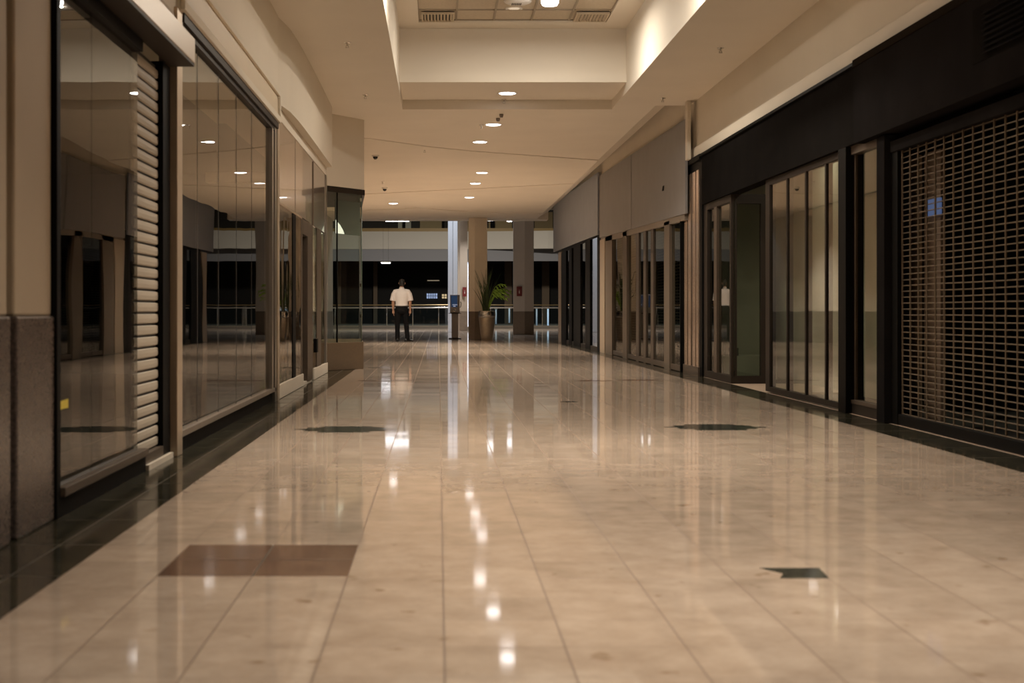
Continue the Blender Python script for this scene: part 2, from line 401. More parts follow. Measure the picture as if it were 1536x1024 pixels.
# canopy box
cn = thing('canopy', (XL, 6.9, 2.28), 'beige metal box canopy over the slatted shutter', 'canopy')
pbox('canopy_box', cn, mat('canopy_metal', (.50,.42,.33), .35, .3), -1.563, -1.416, 4.2, 8.268, 2.285, 2.43, bevel=.004)
pbox('soffit', cn, dkbronze, XL-.02, -1.42, 5.95, 8.265, 2.268, 2.284)
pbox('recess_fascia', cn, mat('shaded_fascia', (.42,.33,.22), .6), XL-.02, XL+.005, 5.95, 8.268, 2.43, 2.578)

# second shop -------------------------------------------------------------
w2 = thing('window_2', (XL, 10.8, 0), 'frameless glass shopfront in tall butt jointed sheets', 'window', kind='structure')
ys = [8.45, 9.18, 10.06, 10.95, 11.84, 13.05]
for a, b in zip(ys, ys[1:]):
    pbox('pane', w2, G_left, XL-.03, XL-.018, a+.004, b-.004, .135, 2.53)
def f(bm):
    for y in ys[1:-1]: box(bm, XL-.029, XL-.0165, y-.004, y+.004, .135, 2.53)
part('seal', w2, seamm, f)
pbox('sill', w2, steel, XL-.06, XL+.012, 8.45, 13.42, .095, .135, bevel=.005)
pbox('base', w2, black, XL-.08, XL-.02, 8.45, 13.42, 0, .095)
def f(bm):
    box(bm, XL-.06, XL+.01, 8.45, 13.42, 2.53, 2.565); box(bm, XL-.06, XL+.03, 8.45, 13.42, 2.565, 2.62)
part('head_rail', w2, dkbronze, f)
def f(bm):
    box(bm, XL-.06, XL+.012, 13.05, 13.16, .135, 2.53); box(bm, XL-.06, XL+.012, 13.28, 13.42, 0.0, 2.62)
part('frame', w2, steel, f)
pbox('frame', w2, dkbronze, XL-.06, XL+.0, 13.16, 13.28, .135, 2.53)
fa = thing('fascia_board', (XL, 10.9, 2.62), 'beige recessed sign fascia with raised rim above the frameless glass', 'fascia')
pbox('board', fa, fasciam, XL+.021, XL+.026, 8.36, 13.46, 2.622, 2.92)
def f(bm):
    box(bm, XL+.026, XL+.05, 8.36, 13.46, 2.622, 2.68); box(bm, XL+.026, XL+.05, 8.36, 13.46, 2.87, 2.92)
    box(bm, XL+.026, XL+.05, 13.40, 13.46, 2.68, 2.87); box(bm, XL+.026, XL+.05, 8.36, 8.42, 2.68, 2.87)
part('rim', fa, cream, f, bevel=.004)

# third shop: brown panels, door, narrow panes ------------------------------
def Yl(px): return yw(XL, px)
for i, (a, b, lb) in enumerate(((416.5,442.6,'brown gloss header panel next to the frameless glass shopfront'),(443.2,468,'brown gloss header panel above the recessed shop door'),(470.5,488.5,'brown gloss header panel nearest the glass display case'))):
    bm = bmesh.new(); box(bm, XL-.05, XL+.0, Yl(a), Yl(b), 1.90, 2.69)
    tag(obj('header_panel', bm, brownp, None, .004), lb, 'panel', 'brown header panels')
w3 = thing('window_3', (XL, 15, 0), 'narrow wavy glass panes beside the recessed shop door', 'window', kind='structure')
pbox('pane', w3, G_warp, XL-.010, XL-.002, Yl(416.5), Yl(425), .14, 1.88)
pbox('pane', w3, G_warp, XL-.012, XL-.003, Yl(425)+.01, Yl(439), .14, 1.88)
pbox('pane', w3, G_warp, XL-.010, XL-.002, Yl(443.5), Yl(451.5), .14, 1.88)
pbox('mullion', w3, black, XL-.024, XL+.003, Yl(439), Yl(443.4), .14, 1.895)
pbox('head_rail', w3, tanmetal, XL-.06, XL+.01, Yl(416), Yl(452), 1.88, 1.90)
pbox('jamb', w3, tanmetal, XL-.08, XL+.02, 13.43, Yl(416.4), 0, 2.70)
d1 = thing('door_1', (XL, 16.9, 0), 'bronze framed recessed shop doorway with dark shutter', 'door', kind='structure')
def f(bm):
    box(bm, XL-.25, XL+.001, Yl(451.7), Yl(453.5), .02, 1.89)
    box(bm, XL-.25, XL+.005, Yl(461), Yl(468.5), .02, 1.89)
    box(bm, XL-.25, XL+.005, Yl(453.5), Yl(461), 1.72, 1.89)
part('door_frame', d1, bronze, f, bevel=.004)
part('door_shutter', d1, dkbronze, lambda bm: slats(bm, XL-.2, Yl(453.5), Yl(461), .03, 1.72, 32))
pbox('threshold', d1, stone, XL-.25, XL-.005, Yl(452), Yl(468.5), .0, .03)
w4 = thing('window_4', (XL, 18.7, 0), 'narrow warped panes in bronze frames near the display case', 'window', kind='structure')
pbox('pane', w4, G_warp, XL-.010, XL-.002, Yl(468.8), Yl(475), .14, 1.88)
pbox('pane', w4, G_warp, XL-.010, XL-.002, Yl(481.5), Yl(488), .14, 1.88)
pbox('mullion', w4, bronze, XL-.024, XL+.003, Yl(475), Yl(481.4), .14, 1.895)
pbox('frame', w4, steel, XL-.06, XL+.012, Yl(488), Yl(489.3), 0.14, 2.70)
pbox('box_lock', w4, black, XL-.025, XL+.02, Yl(473), Yl(475), .33, .50)
for a, b, lb in ((416.2,454,'pale stone kerb block under the panes beside the shop doorway'),(470,490.5,'pale stone kerb block next to the granite display case')):
    bm = bmesh.new(); box(bm, XL-.12, XL+.012, Yl(a), Yl(b), 0, .14)
    tag(obj('kerb_block', bm, stone, None, .006), lb, 'kerb', 'stone kerb blocks')

# glass display case at the corner -------------------------------------------
A, Bp = Vector((-1.60,20.10,0)), Vector((-1.11,20.85,0))
dc = thing('display_case', (-1.35, 21.5, 0), 'glass corner display case on brown granite plinth', 'display case')
bm = bmesh.new(); prism_z(bm, [(-2.08,19.6),(-1.60,20.08),(-1.10,20.84),(-1.27,23.2),(-2.08,23.2)], 0, .395)
obj('plinth', bm, granite2, dc, .006)
bm = bmesh.new(); prism_z(bm, [(-1.60,20.07),(-1.10,20.82),(-1.10,20.83+.05),(-1.60,20.13)], .0, .002)
bm.free()
def seg(p, q, th, z0, z1, bm):
    p, q = Vector(p), Vector(q); n = (q-p).normalized(); n = Vector((-n.y, n.x, 0))*th/2
    prism_z(bm, [(p-n).xy, (q-n).xy, (q+n).xy, (p+n).xy], z0, z1)
m_ = A.lerp(Bp, .30)
for p, q in ((A+Vector((.03,.04,0)), m_), (m_, Bp-Vector((.03,.02,0)))):
    bm = bmesh.new(); seg(p, q, .010, .397, 2.54, bm); obj('pane', bm, G_case, dc)
bm = bmesh.new(); seg(Bp+Vector((-.025,.05,0)), Vector((-1.30,23.1,0)), .010, .397, 2.54, bm); obj('pane', bm, G_case, dc)
bm = bmesh.new(); tube(bm, [(m_.x, m_.y, .397), (m_.x, m_.y, 2.54)], .012, 8); obj('mullion', bm, black, dc)
bm = bmesh.new(); tube(bm, [(Bp.x-.022, Bp.y+.02, .397), (Bp.x-.022, Bp.y+.02, 2.54)], .008, 8); obj('corner_joint', bm, mat('green_glass_edge', (.10,.13,.10), .3), dc)
bm = bmesh.new(); prism_z(bm, [(-1.64,20.03),(-1.08,20.80),(-1.25,23.2),(-1.9,23.2),(-1.9,20.03)], 2.54, 2.615); obj('top_beam', bm, dkbronze, dc, .004)
for z in (.75, 1.2, 2.15, 2.45): pbox('clamp', dc, chrome, Bp.x-.045, Bp.x-.02, Bp.y-.02, Bp.y+.04, z, z+.05)
# hanging sheet in the case
hs = thing('hanging_panel', (-1.35, 21.0, 1.98), 'grey green sheet with a painted white reflection hanging in the glass case', 'panel')
bm = bmesh.new(); p, q = A+Vector((.11,.36,0)), Bp+Vector((-.06,.22,0)); seg(p, q, .012, 1.96, 2.45, bm); obj('sheet', bm, mat('grey_green_sheet', (.15,.152,.138), .3), hs)
dirv = (q-p).normalized(); nrm = Vector((dirv.y, -dirv.x, 0))
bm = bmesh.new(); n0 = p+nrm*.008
prism(bm, [n0+Vector((0,0,1.965)), n0+dirv*.24+Vector((0,0,1.965)), n0+dirv*.20+Vector((0,0,2.02)), n0+dirv*.12+Vector((0,0,2.09)), n0+Vector((0,0,2.16))], nrm*.003)  # glowing white patch painted for a bright reflection on the sheet
obj('painted_reflection', bm, mat('glowing_reflection', (.9,.88,.8), .5, emit=(1,.95,.82), estr=.9), hs)
for t_ in (.1, .9):
    bm = bmesh.new(); c = p.lerp(q, t_); tube(bm, [(c.x, c.y, 2.45), (c.x, c.y, 2.535)], .004, 6); obj('wire', bm, chrome, hs)

# ================================================================= RIGHT WALL
bm = bmesh.new()
box(bm, XR, XR+.12, -4, 19.32, 2.86, CZ+.1)
tag(obj('wall_right', bm, cream), 'cream plaster wall above the dark shopfronts', 'wall', kind='structure')
sbox('wall_right_far', cream, 'cream plaster wall behind the grey fascias', 'wall', XB+.03, XB+.15, 19.43, 38.7, 2.52, CZ+.5)
sbox('trim_2', cream, 'cream raised band running above the black fascia', 'trim', XR-.03, XR, -4, 19.30, 2.87, 3.01, bevel=.004)
sbox('trim_3', cream, 'cream fin at the end of the black shopfront', 'trim', 3.30, 3.345, 18.86, 19.025, 2.86, CZ-.001)
bm = bmesh.new()
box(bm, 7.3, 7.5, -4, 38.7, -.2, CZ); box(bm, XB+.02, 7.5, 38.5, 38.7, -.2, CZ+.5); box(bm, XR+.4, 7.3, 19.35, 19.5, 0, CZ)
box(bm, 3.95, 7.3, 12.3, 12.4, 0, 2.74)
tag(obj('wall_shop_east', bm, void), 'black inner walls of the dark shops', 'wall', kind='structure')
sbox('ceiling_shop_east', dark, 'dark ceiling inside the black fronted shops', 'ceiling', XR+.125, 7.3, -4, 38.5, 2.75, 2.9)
def Yr(px): return yw(XR, px)
# --- black shopfront fascia
fb = thing('fascia_board', (XR, 14.8, 2.2), 'long black fascia above the tall dark framed windows', 'fascia')
pbox('board', fb, blackp, XR-.045, XR+.10, Yr(1297)+.002, Yr(1058), 2.21, 2.83)
pbox('cap', fb, black, XR-.075, XR+.10, Yr(1297)+.002, Yr(1058), 2.83, 2.858)
fg = thing('fascia_board', (XR, 9, 2.2), 'deep charcoal fascia box above the rolling grille', 'fascia')
pbox('board', fg, blackbox, XR-.09, XR+.10, 4.0, Yr(1297), 2.19, 2.80)
pbox('cap', fg, mat('brown_cap', (.018,.014,.011), .8, spec=.0), XR-.10, XR+.10, 4.0, Yr(1297), 2.80, 2.858)
vt = thing('louvre_vent', (XR-.09, 8.3, 2.5), 'black louvred vent in the charcoal fascia box', 'vent')
def f(bm):
    for k in range(8): prism(bm, [(XR-.092,8.05,2.42+.035*k),(XR-.112,8.05,2.41+.035*k),(XR-.112,8.05,2.415+.035*k),(XR-.092,8.05,2.437+.035*k)], (0,.62,0))
part('louvre', vt, blackbox, f)
pbox('frame', vt, blackp, XR-.0925, XR-.0905, 8.0, 8.86, 2.38, 2.72)
# --- rolling grille
gr = thing('rolling_grille', (XR, 9, 0), 'bronze rod rolling grille closing the dark shop', 'grille')
gy0, gy1 = 6.2, Yr(1347)
def f(bm):
    n = 46
    for i in range(n):
        z = .085+(2.03-.085)*i/(n-1)
        pts = []; k = 0; y = gy0
        while y <= gy1+.001:
            sag = .004*math.sin(i*.7+y*2.2) if i > 34 else .0015*math.sin(i+y*3)
            pts.append((XR+.03, y, z+sag)); y += (gy1-gy0)/24
        tube(bm, pts, .0042, 6)
part('rods', gr, rodm, f)
def f(bm):
    y = gy1-.02
    while y > gy0:
        tube(bm, [(XR+.03, y, .08), (XR+.026, y, 2.04)], .0075, 6); y -= .175
part('links', gr, mat('grille_link', (.15,.11,.07), .5, .3), f)
pbox('bottom_bar', gr, black, XR-.0, XR+.06, gy0, gy1, .004, .082, bevel=.004)
pbox('header_rail', gr, blackbox, XR-.015, XR+.10, gy0, Yr(1338), 2.04, 2.125, bevel=.004)
pbox('guide_rail', gr, black, XR-.005, XR+.09, gy1, Yr(1338), 0.0, 2.04)
# boards and screen inside the grilled shop
for a, b, lb, x in ((1351,1358.5,'narrow tan upright board just behind the grille',3.56),(1362,1377,'wide tan upright board behind the grille',3.60),(1386,1411,'dim brown upright board below the blue screen behind grille',3.62)):
    bm = bmesh.new(); box(bm, x, x+.03, yw(x,b), yw(x,a), -.02, 2.02)
    tag(obj('upright_board', bm, mat('tan_board', (.42,.30,.19), .6) if a < 1380 else mat('brown_board', (.15,.105,.07), .6)), lb, 'board', 'boards inside the grilled shop')
ya_, yb_ = yw(3.60,1409), yw(3.60,1389); bm = bmesh.new(); box(bm, 3.60, 3.618, ya_, yb_, hz(322,ya_), hz(296,ya_))
tag(obj('wall_screen', bm, mat('blue_screen', (.02,.03,.05), .3, emit=(.25,.36,.7), estr=.22)), 'small dim blue screen behind the rolling grille', 'screen')
# --- window with narrow single pane
w5 = thing('window_5', (XR, 11.3, 0), 'single tall shop window in a dark reveal next to the grille', 'window', kind='structure')
pbox('pane', w5, G_right, XR+.03, XR+.04, Yr(1321), Yr(1279), .115, 2.14)
def f(bm):
    box(bm, XR-.005, XR+.08, Yr(1325), Yr(1321), .10, 2.20); box(bm, XR+.02, XR+.08, Yr(1279.5), Yr(1277), .10, 2.20)
    box(bm, XR-.005, XR+.08, Yr(1325), Yr(1277), 2.14, 2.21); box(bm, XR-.005, XR+.08, Yr(1325), Yr(1277), .085, .115)
part('frame', w5, bronze, f)
pbox('base', w5, dkbronze, XR-.0, XR+.08, Yr(1325), Yr(1277), 0, .085)
sbox('shop_post', black, 'black square post between the grouped panes and single window', 'post', XR-.05, XR+.10, Yr(1277.5), Yr(1266), 0, 2.205, kind='thing', bevel=.003)
sbox('shop_post', blackbox, 'charcoal post between single window and rolling grille', 'post', XR-.055, XR+.10, Yr(1337), Yr(1325.5), 0, 2.18, kind='thing', bevel=.003)
# --- four-pane window
w6 = thing('window_6', (XR, 13.4, 0), 'four tall window panes in slim bronze mullions', 'window', kind='structure')
ed = [1265.5, 1238, 1208, 1180, 1153]
for a, b in zip(ed, ed[1:]): pbox('pane', w6, G_right, XR+.012, XR+.022, Yr(a)+.03, Yr(b)-.01, .065, 2.15)
for e_ in ed[1:-1]: pbox('mullion', w6, dkbronze, XR+.0, XR+.06, Yr(e_)-.022, Yr(e_)+.022, .06, 2.155)
def f(bm):
    box(bm, XR-.005, XR+.06, Yr(1265.8), Yr(1149), .015, .065); box(bm, XR-.005, XR+.06, Yr(1265.8), Yr(1149), 2.15, 2.209)
    box(bm, XR-.005, XR+.06, Yr(1155), Yr(1149), .065, 2.15)
part('frame', w6, dkbronze, f)
# --- recessed entrance
d2 = thing('door_2', (3.6, 16.7, 0), 'open recessed shop entrance with glazed side return', 'door', kind='structure')
ye = 16.62
def f(bm):
    box(bm, XR-.01, XR+.06, ye-.03, ye+.05, .0, 2.21); box(bm, 3.76, 3.82, ye-.03, ye+.05, 0, 2.21)
    box(bm, XR+.06, 3.76, ye-.03, ye+.05, 2.10, 2.21); box(bm, XR+.06, 3.76, ye-.03, ye+.05, 0, .09)
part('frame', d2, dkbronze, f)
pbox('pane', d2, G_right, XR+.06, 3.76, ye, ye+.01, .09, 2.10)
pbox('threshold', d2, pinkst, XR+.10, 4.4, Yr(1150), ye+.0, -.02, .0)
# --- two-pane window beyond the entrance
w7 = thing('window_7', (XR, 17.4, 0), 'two pane shop window beside the recessed entrance', 'window', kind='structure')
for a, b in ((1098,1076),(1072,1062)): pbox('pane', w7, G_right, XR+.02, XR+.03, Yr(a), Yr(b), .09, 2.13)
def f(bm):
    box(bm, XR-.01, XR+.06, ye+.05, Yr(1054), 0, .09); box(bm, XR-.01, XR+.06, ye+.05, Yr(1054), 2.13, 2.21)
    box(bm, XR-.01, XR+.06, Yr(1062), Yr(1054), .09, 2.13)
part('frame', w7, dkbronze, f)
pbox('mullion', w7, bronze, XR-.01, XR+.06, Yr(1076), Yr(1072), .09, 2.13)
# pale boards inside that shop
bm = bmesh.new(); box(bm, 4.30, 4.40, 12.42, 18.6, -.02, 2.74)
tag(obj('wall_partition', bm, paleint), 'pale green grey partition inside the dark framed shop', 'wall', kind='structure')
sbox('wall_partition_end', paleint, 'pale end partition seen through the recessed entrance', 'wall', 3.60, 4.40, 18.61, 18.7, -.02, 2.74)
sbox('small_box', black, 'small black box on the low pale ledge inside the shop', 'box', 3.70, 3.80, 18.02, 18.16, .28, .38, kind='thing')
sbox('ledge', paleint, 'low pale ledge inside the shop entrance', 'ledge', 3.60, 4.29, 18.0, 18.6, -.02, .279, kind='thing')
# --- bronze mirror pilaster
mp = thing('pilaster', (XR, 19, 0), 'bronze mirror clad pilaster at the end of the black shopfront', 'pilaster', kind='thing')
pbox('core', mp, black, XR-.035, XR+.10, Yr(1057), Yr(1030), 0, 2.80)
for a, b in ((1053.5,1050.2),(1048.8,1044.5),(1042.0,1038.0),(1036.2,1032)):
    pbox('mirror_strip', mp, mirrorb, XR-.052, XR-.036, Yr(a), Yr(b), .12, 2.68)
pbox('plinth', mp, bronze, XR-.06, XR-.036, Yr(1054), Yr(1031), 0, .12)
pbox('cap', mp, black, XR-.07, XR+.10, Yr(1057), Yr(1030), 2.80, 2.868)
# --- grey fascia and shopfront B
def WB(px, py, X=XB): Y = yw(X, px); return (Y, hz(py, Y))
def fascia(name, pix, X, m, label, group=None):
    bm = bmesh.new(); prism_x(bm, [WB(a, b, X) for a, b in pix], X-.01, X+.025)
    return tag(obj(name, bm, m, None, .004), label, 'fascia', group)
fascia('fascia_board', [(1029,178),(1029,320),(948.2,343),(948.2,231)], XB-.03, greyp, 'warm grey fascia panel next to the bronze mirror pilaster', 'grey fascia panels')
bm = bmesh.new(); Yk = yw(XB-.04,995); tube(bm, [(XB-.042,Yk,hz(279,Yk)),(XB-.052,Yk,hz(286,Yk)),(XB-.052,Yk-.07,hz(286,Yk)),(XB-.042,Yk-.07,hz(279,Yk))], .008, 6); tag(obj('sign_bracket', bm, dkbronze), 'tiny u shaped sign bracket left on the warm grey fascia', 'bracket')
fascia('fascia_board', [(947.4,231.6),(947.4,343.2),(900,356.5),(900,263)], XB-.03, greyp, 'warm grey fascia panel adjoining the blue grey one', 'grey fascia panels')
fascia('fascia_board', [(897,258.5),(897,351.5),(830.5,378),(830.5,309),(850,292)], XC-.05, bluep, 'blue grey fascia panel at the far corner of corridor', 'grey fascia panels')
bm = bmesh.new(); prism_x(bm, [WB(1029,321), WB(1029,330), WB(902,364), WB(902,357)], XB-.02, XB+.03); tag(obj('trim_4', bm, mat('taupe_lip', (.22,.18,.14), .5, .2)), 'champagne lip under the grey fascia', 'trim', kind='structure')
def hB(Y): return 2.10+(Y-19.2)*.0245
def Yb(px): return yw(XB, px)
w8 = thing('window_8', (XB, 24, 0), 'bronze framed shopfront bays under the grey fascia', 'window', kind='structure')
for a, b in ((919.5,935.5),(941.6,954),(958,965),(968.5,976),(980,998),(1006,1022.5)):
    pbox('pane', w8, G_right, XB+.02, XB+.03, Yb(b), Yb(a), .09, hB(Yb(b)))
    pbox('kick_plate', w8, bronze, XB, XB+.05, Yb(b), Yb(a), .01, .09)
for a, b in ((909.5,919.5),(935.5,941.6),(954,958),(965,968.5),(976,980),(998,1006)):
    wide = b-a > 5
    pbox('mullion', w8, mat('warm_bronze', (.12,.092,.066), .5, 0, spec=.2) if wide else bronze, XB-(.02 if wide else .0), XB+.07, Yb(b), Yb(a), 0, hB(Yb(b))+.02)
pbox('jamb', w8, black, XB-.02, XB+.07, Yr(1030)+.02, Yb(1022.5), 0, 2.12)
def f(bm): prism_x(bm, [(19.65,2.10),(29.2,2.335),(29.2,2.47),(19.65,2.20)], XB-.01, XB+.06)
part('head_rail', w8, bronze, f)
g2 = thing('rolling_grille', (XB+.2, 24, 0), 'fine rolling grille behind the bronze framed panes', 'grille')
def f(bm):
    for i in range(50):
        z = .02+i*.047; box(bm, XB+.20, XB+.208, 19.8, 28.6, z, z+.009)
part('rods', g2, rodm, f)
def f(bm):
    y = 19.85
    while y < 28.6: box(bm, XB+.198, XB+.21, y, y+.014, 0.02, 2.37); y += .22
part('links', g2, bronze, f)
pbox('bottom_bar', g2, bronze, XB+.18, XB+.23, 19.8, 28.6, -.02, .02)
sbox('pilaster', tanmetal, 'champagne pilaster between the two grey fascia shops', 'pilaster', XB-.03, XB+.08, Yb(909), Yb(902), 0, 2.30, kind='thing')
def Yc_(px): return yw(XC, px)
w9 = thing('window_9', (XC, 33, 0), 'black framed shop bays under the blue grey fascia', 'window', kind='structure')
for a, b in ((849.5,854),(858,861),(871,878.5),(885.5,896.5)):
    pbox('pane', w9, G_right, XC+.02, XC+.03, Yc_(b), Yc_(a), .09, 2.42)
for a, b in ((842.5,849.5),(854,858),(861,871),(878.5,885.5),(896.5,901.8)):
    pbox('mullion', w9, black, XC-.01, XC+.07, Yc_(b), Yc_(a), .0, 2.42)
pbox('kick_plate', w9, dkbronze, XC, XC+.05, Yc_(901.8), Yc_(842.5), 0, .089)
pbox('head_rail', w9, black, XC-.0, XC+.06, Yc_(901.8), Yc_(842.5), 2.42, 2.52)
sbox('shop_post', tanmetal, 'tan end post at the far corner of blue grey shop', 'post', XC-.02, XC+.10, Yc_(842.3), Yc_(838.5), 0, 2.46, kind='thing')

# ================================================================= ATRIUM
def column(Y, pxa, pxm, pxb, top, label, m1, wains=True, name='column'):
    xa, xm, xb = [(p-VX)/F*Y for p in (pxa, pxm, pxb)]
    t = thing(name, ((xa+xb)/2, Y, 0), label, 'column', kind='thing')
    dw = .45*(xb-xa)
    foot = [(xa, Y+.12), (xm, Y), (xb, Y+.12), (xb-.02, Y+dw+.2), (xa+.02, Y+dw+.2)]
    bm = bmesh.new(); prism_z(bm, foot, .83, top); obj('shaft', bm, m1, t, .008)
    bm = bmesh.new(); c = Vector(((xa+xb)/2, Y+.3))
    prism_z(bm, [tuple(c+(Vector(p)-c)*1.012) for p in foot], 0, .83); obj('granite_base', bm, mat('taupe_granite', (.22,.17,.125), .28, noise=.4, nscale=60), t, .006)
    return t
column(42.0, 703, 712, 731, 3.60, 'cream column with taupe stone base behind the potted plant', mat('column_cream', (.72,.64,.52), .6, noise=.04, nscale=2))
column(50.2, 770, 787, 801, 9.0, 'taupe column with red sign standing past the plant', mat('column_taupe', (.52,.46,.40), .6, noise=.05, nscale=2))
c3 = column(59.5, 686.5, 690, 701.3, 4.9, 'beige column half hidden behind the pale steel column', mat('column_beige', (.36,.29,.215), .6))
sc_ = thing('column', (P(679,0,56.5).x, 56.5, 0), 'tall pale steel column behind the kiosk', 'column', kind='thing')
stl = mat('pale_steel', (.78,.80,.84), .42, .25)
def f(bm):
    xa, xb = P(672,0,56.5).x, P(679.3,0,56.5).x; box(bm, xa, xb-.006, 56.5, 56.9, 0, 9.0)
    box(bm, xb+.006, P(686.3,0,56.5).x, 56.5, 56.9, 0, 9.0)
part('shaft', sc_, stl, f, .01)
pbox('joint', sc_, seamm, P(679.3,0,56.5).x-.006, P(679.3,0,56.5).x+.006, 56.53, 56.85, 0, 9.0)
# red signs
def red_sign(px0, px1, py0, py1, Y, label):
    t = thing('fire_sign', (P((px0+px1)/2,0,Y).x, Y, hz(py1,Y)), label, 'sign')
    pbox('plate', t, redm, P(px0,0,Y).x, P(px1,0,Y).x, Y, Y+.025, hz(py1,Y), hz(py0,Y), bevel=.004)
    cx = P((px0+px1)/2,0,Y).x; cz = hz((py0+py1)/2,Y)
    def g(bm):
        box(bm, cx-.02, cx+.02, Y-.004, Y, cz-.08, cz+.02); lathe(bm, [(.028,-.004),(.028,.004)], (cx, Y-.004, cz+.05), 12)
    part('emblem', t, mat('pale_print', (.55,.42,.36), .6), g)
    return t
red_sign(775,783,429.5,444,50.19,'dark red fire sign on the taupe column')
red_sign(694,699.8,430.5,444.5,59.48,'dark red fire sign on the beige column behind kiosk')
# kiosk
KY = 43.1; kx = P(682.3,0,KY).x
kk = thing('kiosk', (kx, KY, 0), 'slim grey touchscreen kiosk on a post by the steel column', 'kiosk')
greym = mat('kiosk_grey', (.23,.20,.175), .4, .5)
pbox('base_plate', kk, dkbronze, kx-.19, kx+.19, KY-.14, KY+.16, 0, .03, bevel=.006)
pbox('post', kk, greym, kx-.10, kx+.10, KY-.04, KY+.06, .03, .80, bevel=.015)
pbox('housing', kk, greym, kx-.145, kx+.145, KY-.08, KY+.07, .78, 1.34, bevel=.02)
s_ = pbox('screen', kk, mat('kiosk_screen', (.01,.02,.05), .2, emit=(.03,.10,.24), estr=.25), kx-.115, kx+.075, KY-.088, KY-.079, .96, 1.31)
def f(bm):
    for k in range(5): box(bm, kx-.07+.03*k, kx-.05+.03*k, KY-.09, KY-.0885, 1.02, 1.05)
    box(bm, kx-.05, kx+.02, KY-.09, KY-.0885, .975, 1.0)
part('icon', s_, mat('screen_icon', (.5,.5,.55), .4, emit=(.6,.7,.9), estr=.4), f)
pbox('tray', kk, dkbronze, kx-.19, kx+.19, KY-.13, KY+.02, .765, .785, bevel=.004)
pbox('card_reader', kk, chrome, kx-.05, kx+.03, KY-.10, KY-.079, .83, .90, bevel=.004)
bm = bmesh.new(); tube(bm, [(kx+.15,KY,.95),(kx+.18,KY,.98),(kx+.19,KY,1.08),(kx+.17,KY,1.13)], .012, 8); obj('handset', bm, black, kk)
# planter
PY = 41.2; pxm = P(730.5,0,PY).x
pl = thing('potted_plant', (pxm, PY, 0), 'tall grassy potted plant in a tapered metallic pot', 'plant')
potm = mat('bronze_pot', (.42,.35,.26), .33, .75, noise=.15, nscale=14)
bm = bmesh.new(); lathe(bm, [(0,0),(.155,0),(.165,.01),(.185,.15),(.215,.40),(.235,.62),(.24,.66),(.215,.66),(.20,.5),(0,.5)], (pxm,PY,0), 40); pot = obj('pot', bm, potm, pl)
bm = bmesh.new(); lathe(bm, [(.238,.655),(.246,.67),(.250,.74),(.247,.80),(.235,.845),(.222,.85),(.212,.84),(.214,.66)], (pxm,PY,0), 40); obj('rim_band', bm, mat('hammered_silver', (.66,.62,.56), .18, 1, noise=.5, nscale=24, bump=.6, bscale=24), pot)
bm = bmesh.new(); lathe(bm, [(0,.70),(.213,.70),(.213,.76),(0,.79)], (pxm,PY,0), 24); obj('soil', bm, mat('potting_soil', (.05,.035,.025), .9, noise=.5, nscale=50), pl)
def blade(bm, base, lean, az, ln, wd):
    d = Vector((math.cos(az), math.sin(az)*.8, 0)); side = Vector((-d.y, d.x, 0)).normalized()
    if random.random() < .6: side = Vector((1, 0, 0))
    N = 8; prev = None
    for i in range(N+1):
        t = i/N
        c = Vector(base)+d*lean*ln*t**1.7+Vector((0,0,ln*(t-.18*lean*t*t)))
        w_ = wd*(1-t)**.6*(.5+.9*min(t*4,1)*.6)
        fold = Vector((0,-.35*w_,0))
        row = [bm.verts.new(c-side*w_), bm.verts.new(c+fold), bm.verts.new(c+side*w_)]
        if prev:
            for k in (0,1): bm.faces.new([prev[k], prev[k+1], row[k+1], row[k]])
        prev = row
leafm = mat('dark_grass_blade', (.045,.085,.022), .45, noise=.4, nscale=5)
leafb = mat('bright_frond', (.27,.48,.05), .45, noise=.3, nscale=8)
bm = bmesh.new()
for i in range(58):
    a = random.uniform(0, 2*math.pi); r = random.uniform(0,.10)
    left = random.random() < .62
    az = math.pi+random.uniform(-.9,.9) if left else random.uniform(-1.2,1.2)
    blade(bm, (pxm-.03+r*math.cos(a), PY+r*math.sin(a), .75), random.uniform(.02,.42), az, random.uniform(.8,1.48), random.uniform(.010,.017))
obj('foliage', bm, leafm, pl)
bm = bmesh.new()
for i in range(10):
    pts_az = random.uniform(-.6,.6); base = Vector((pxm+.02, PY-.02, .78)); top = Vector((pxm+random.uniform(.10,.22), PY+random.uniform(-.1,.1), random.uniform(1.42,1.62)))
    end = top+Vector((random.uniform(.15,.55), random.uniform(-.25,.2), random.uniform(-.28,.04)))
    pts = []
    for k in range(9):
        t = k/8; pts.append((1-t)**2*base+2*t*(1-t)*top.lerp(base,-.15)+t*t*end)
    tube(bm, pts, [.006]*9, 5)
    for k in range(4,9):
        for s in (-1,1):
            c = pts[k]; tip = c+Vector((.10, s*.07, -.05+.03*s+random.uniform(-.03,.03)))
            v = [bm.verts.new(c), bm.verts.new(c.lerp(tip,.5)+Vector((0,0,.022))), bm.verts.new(tip), bm.verts.new(c.lerp(tip,.5)-Vector((0,0,.022)))]
            bm.faces.new(v)
obj('frond', bm, leafb, pl)

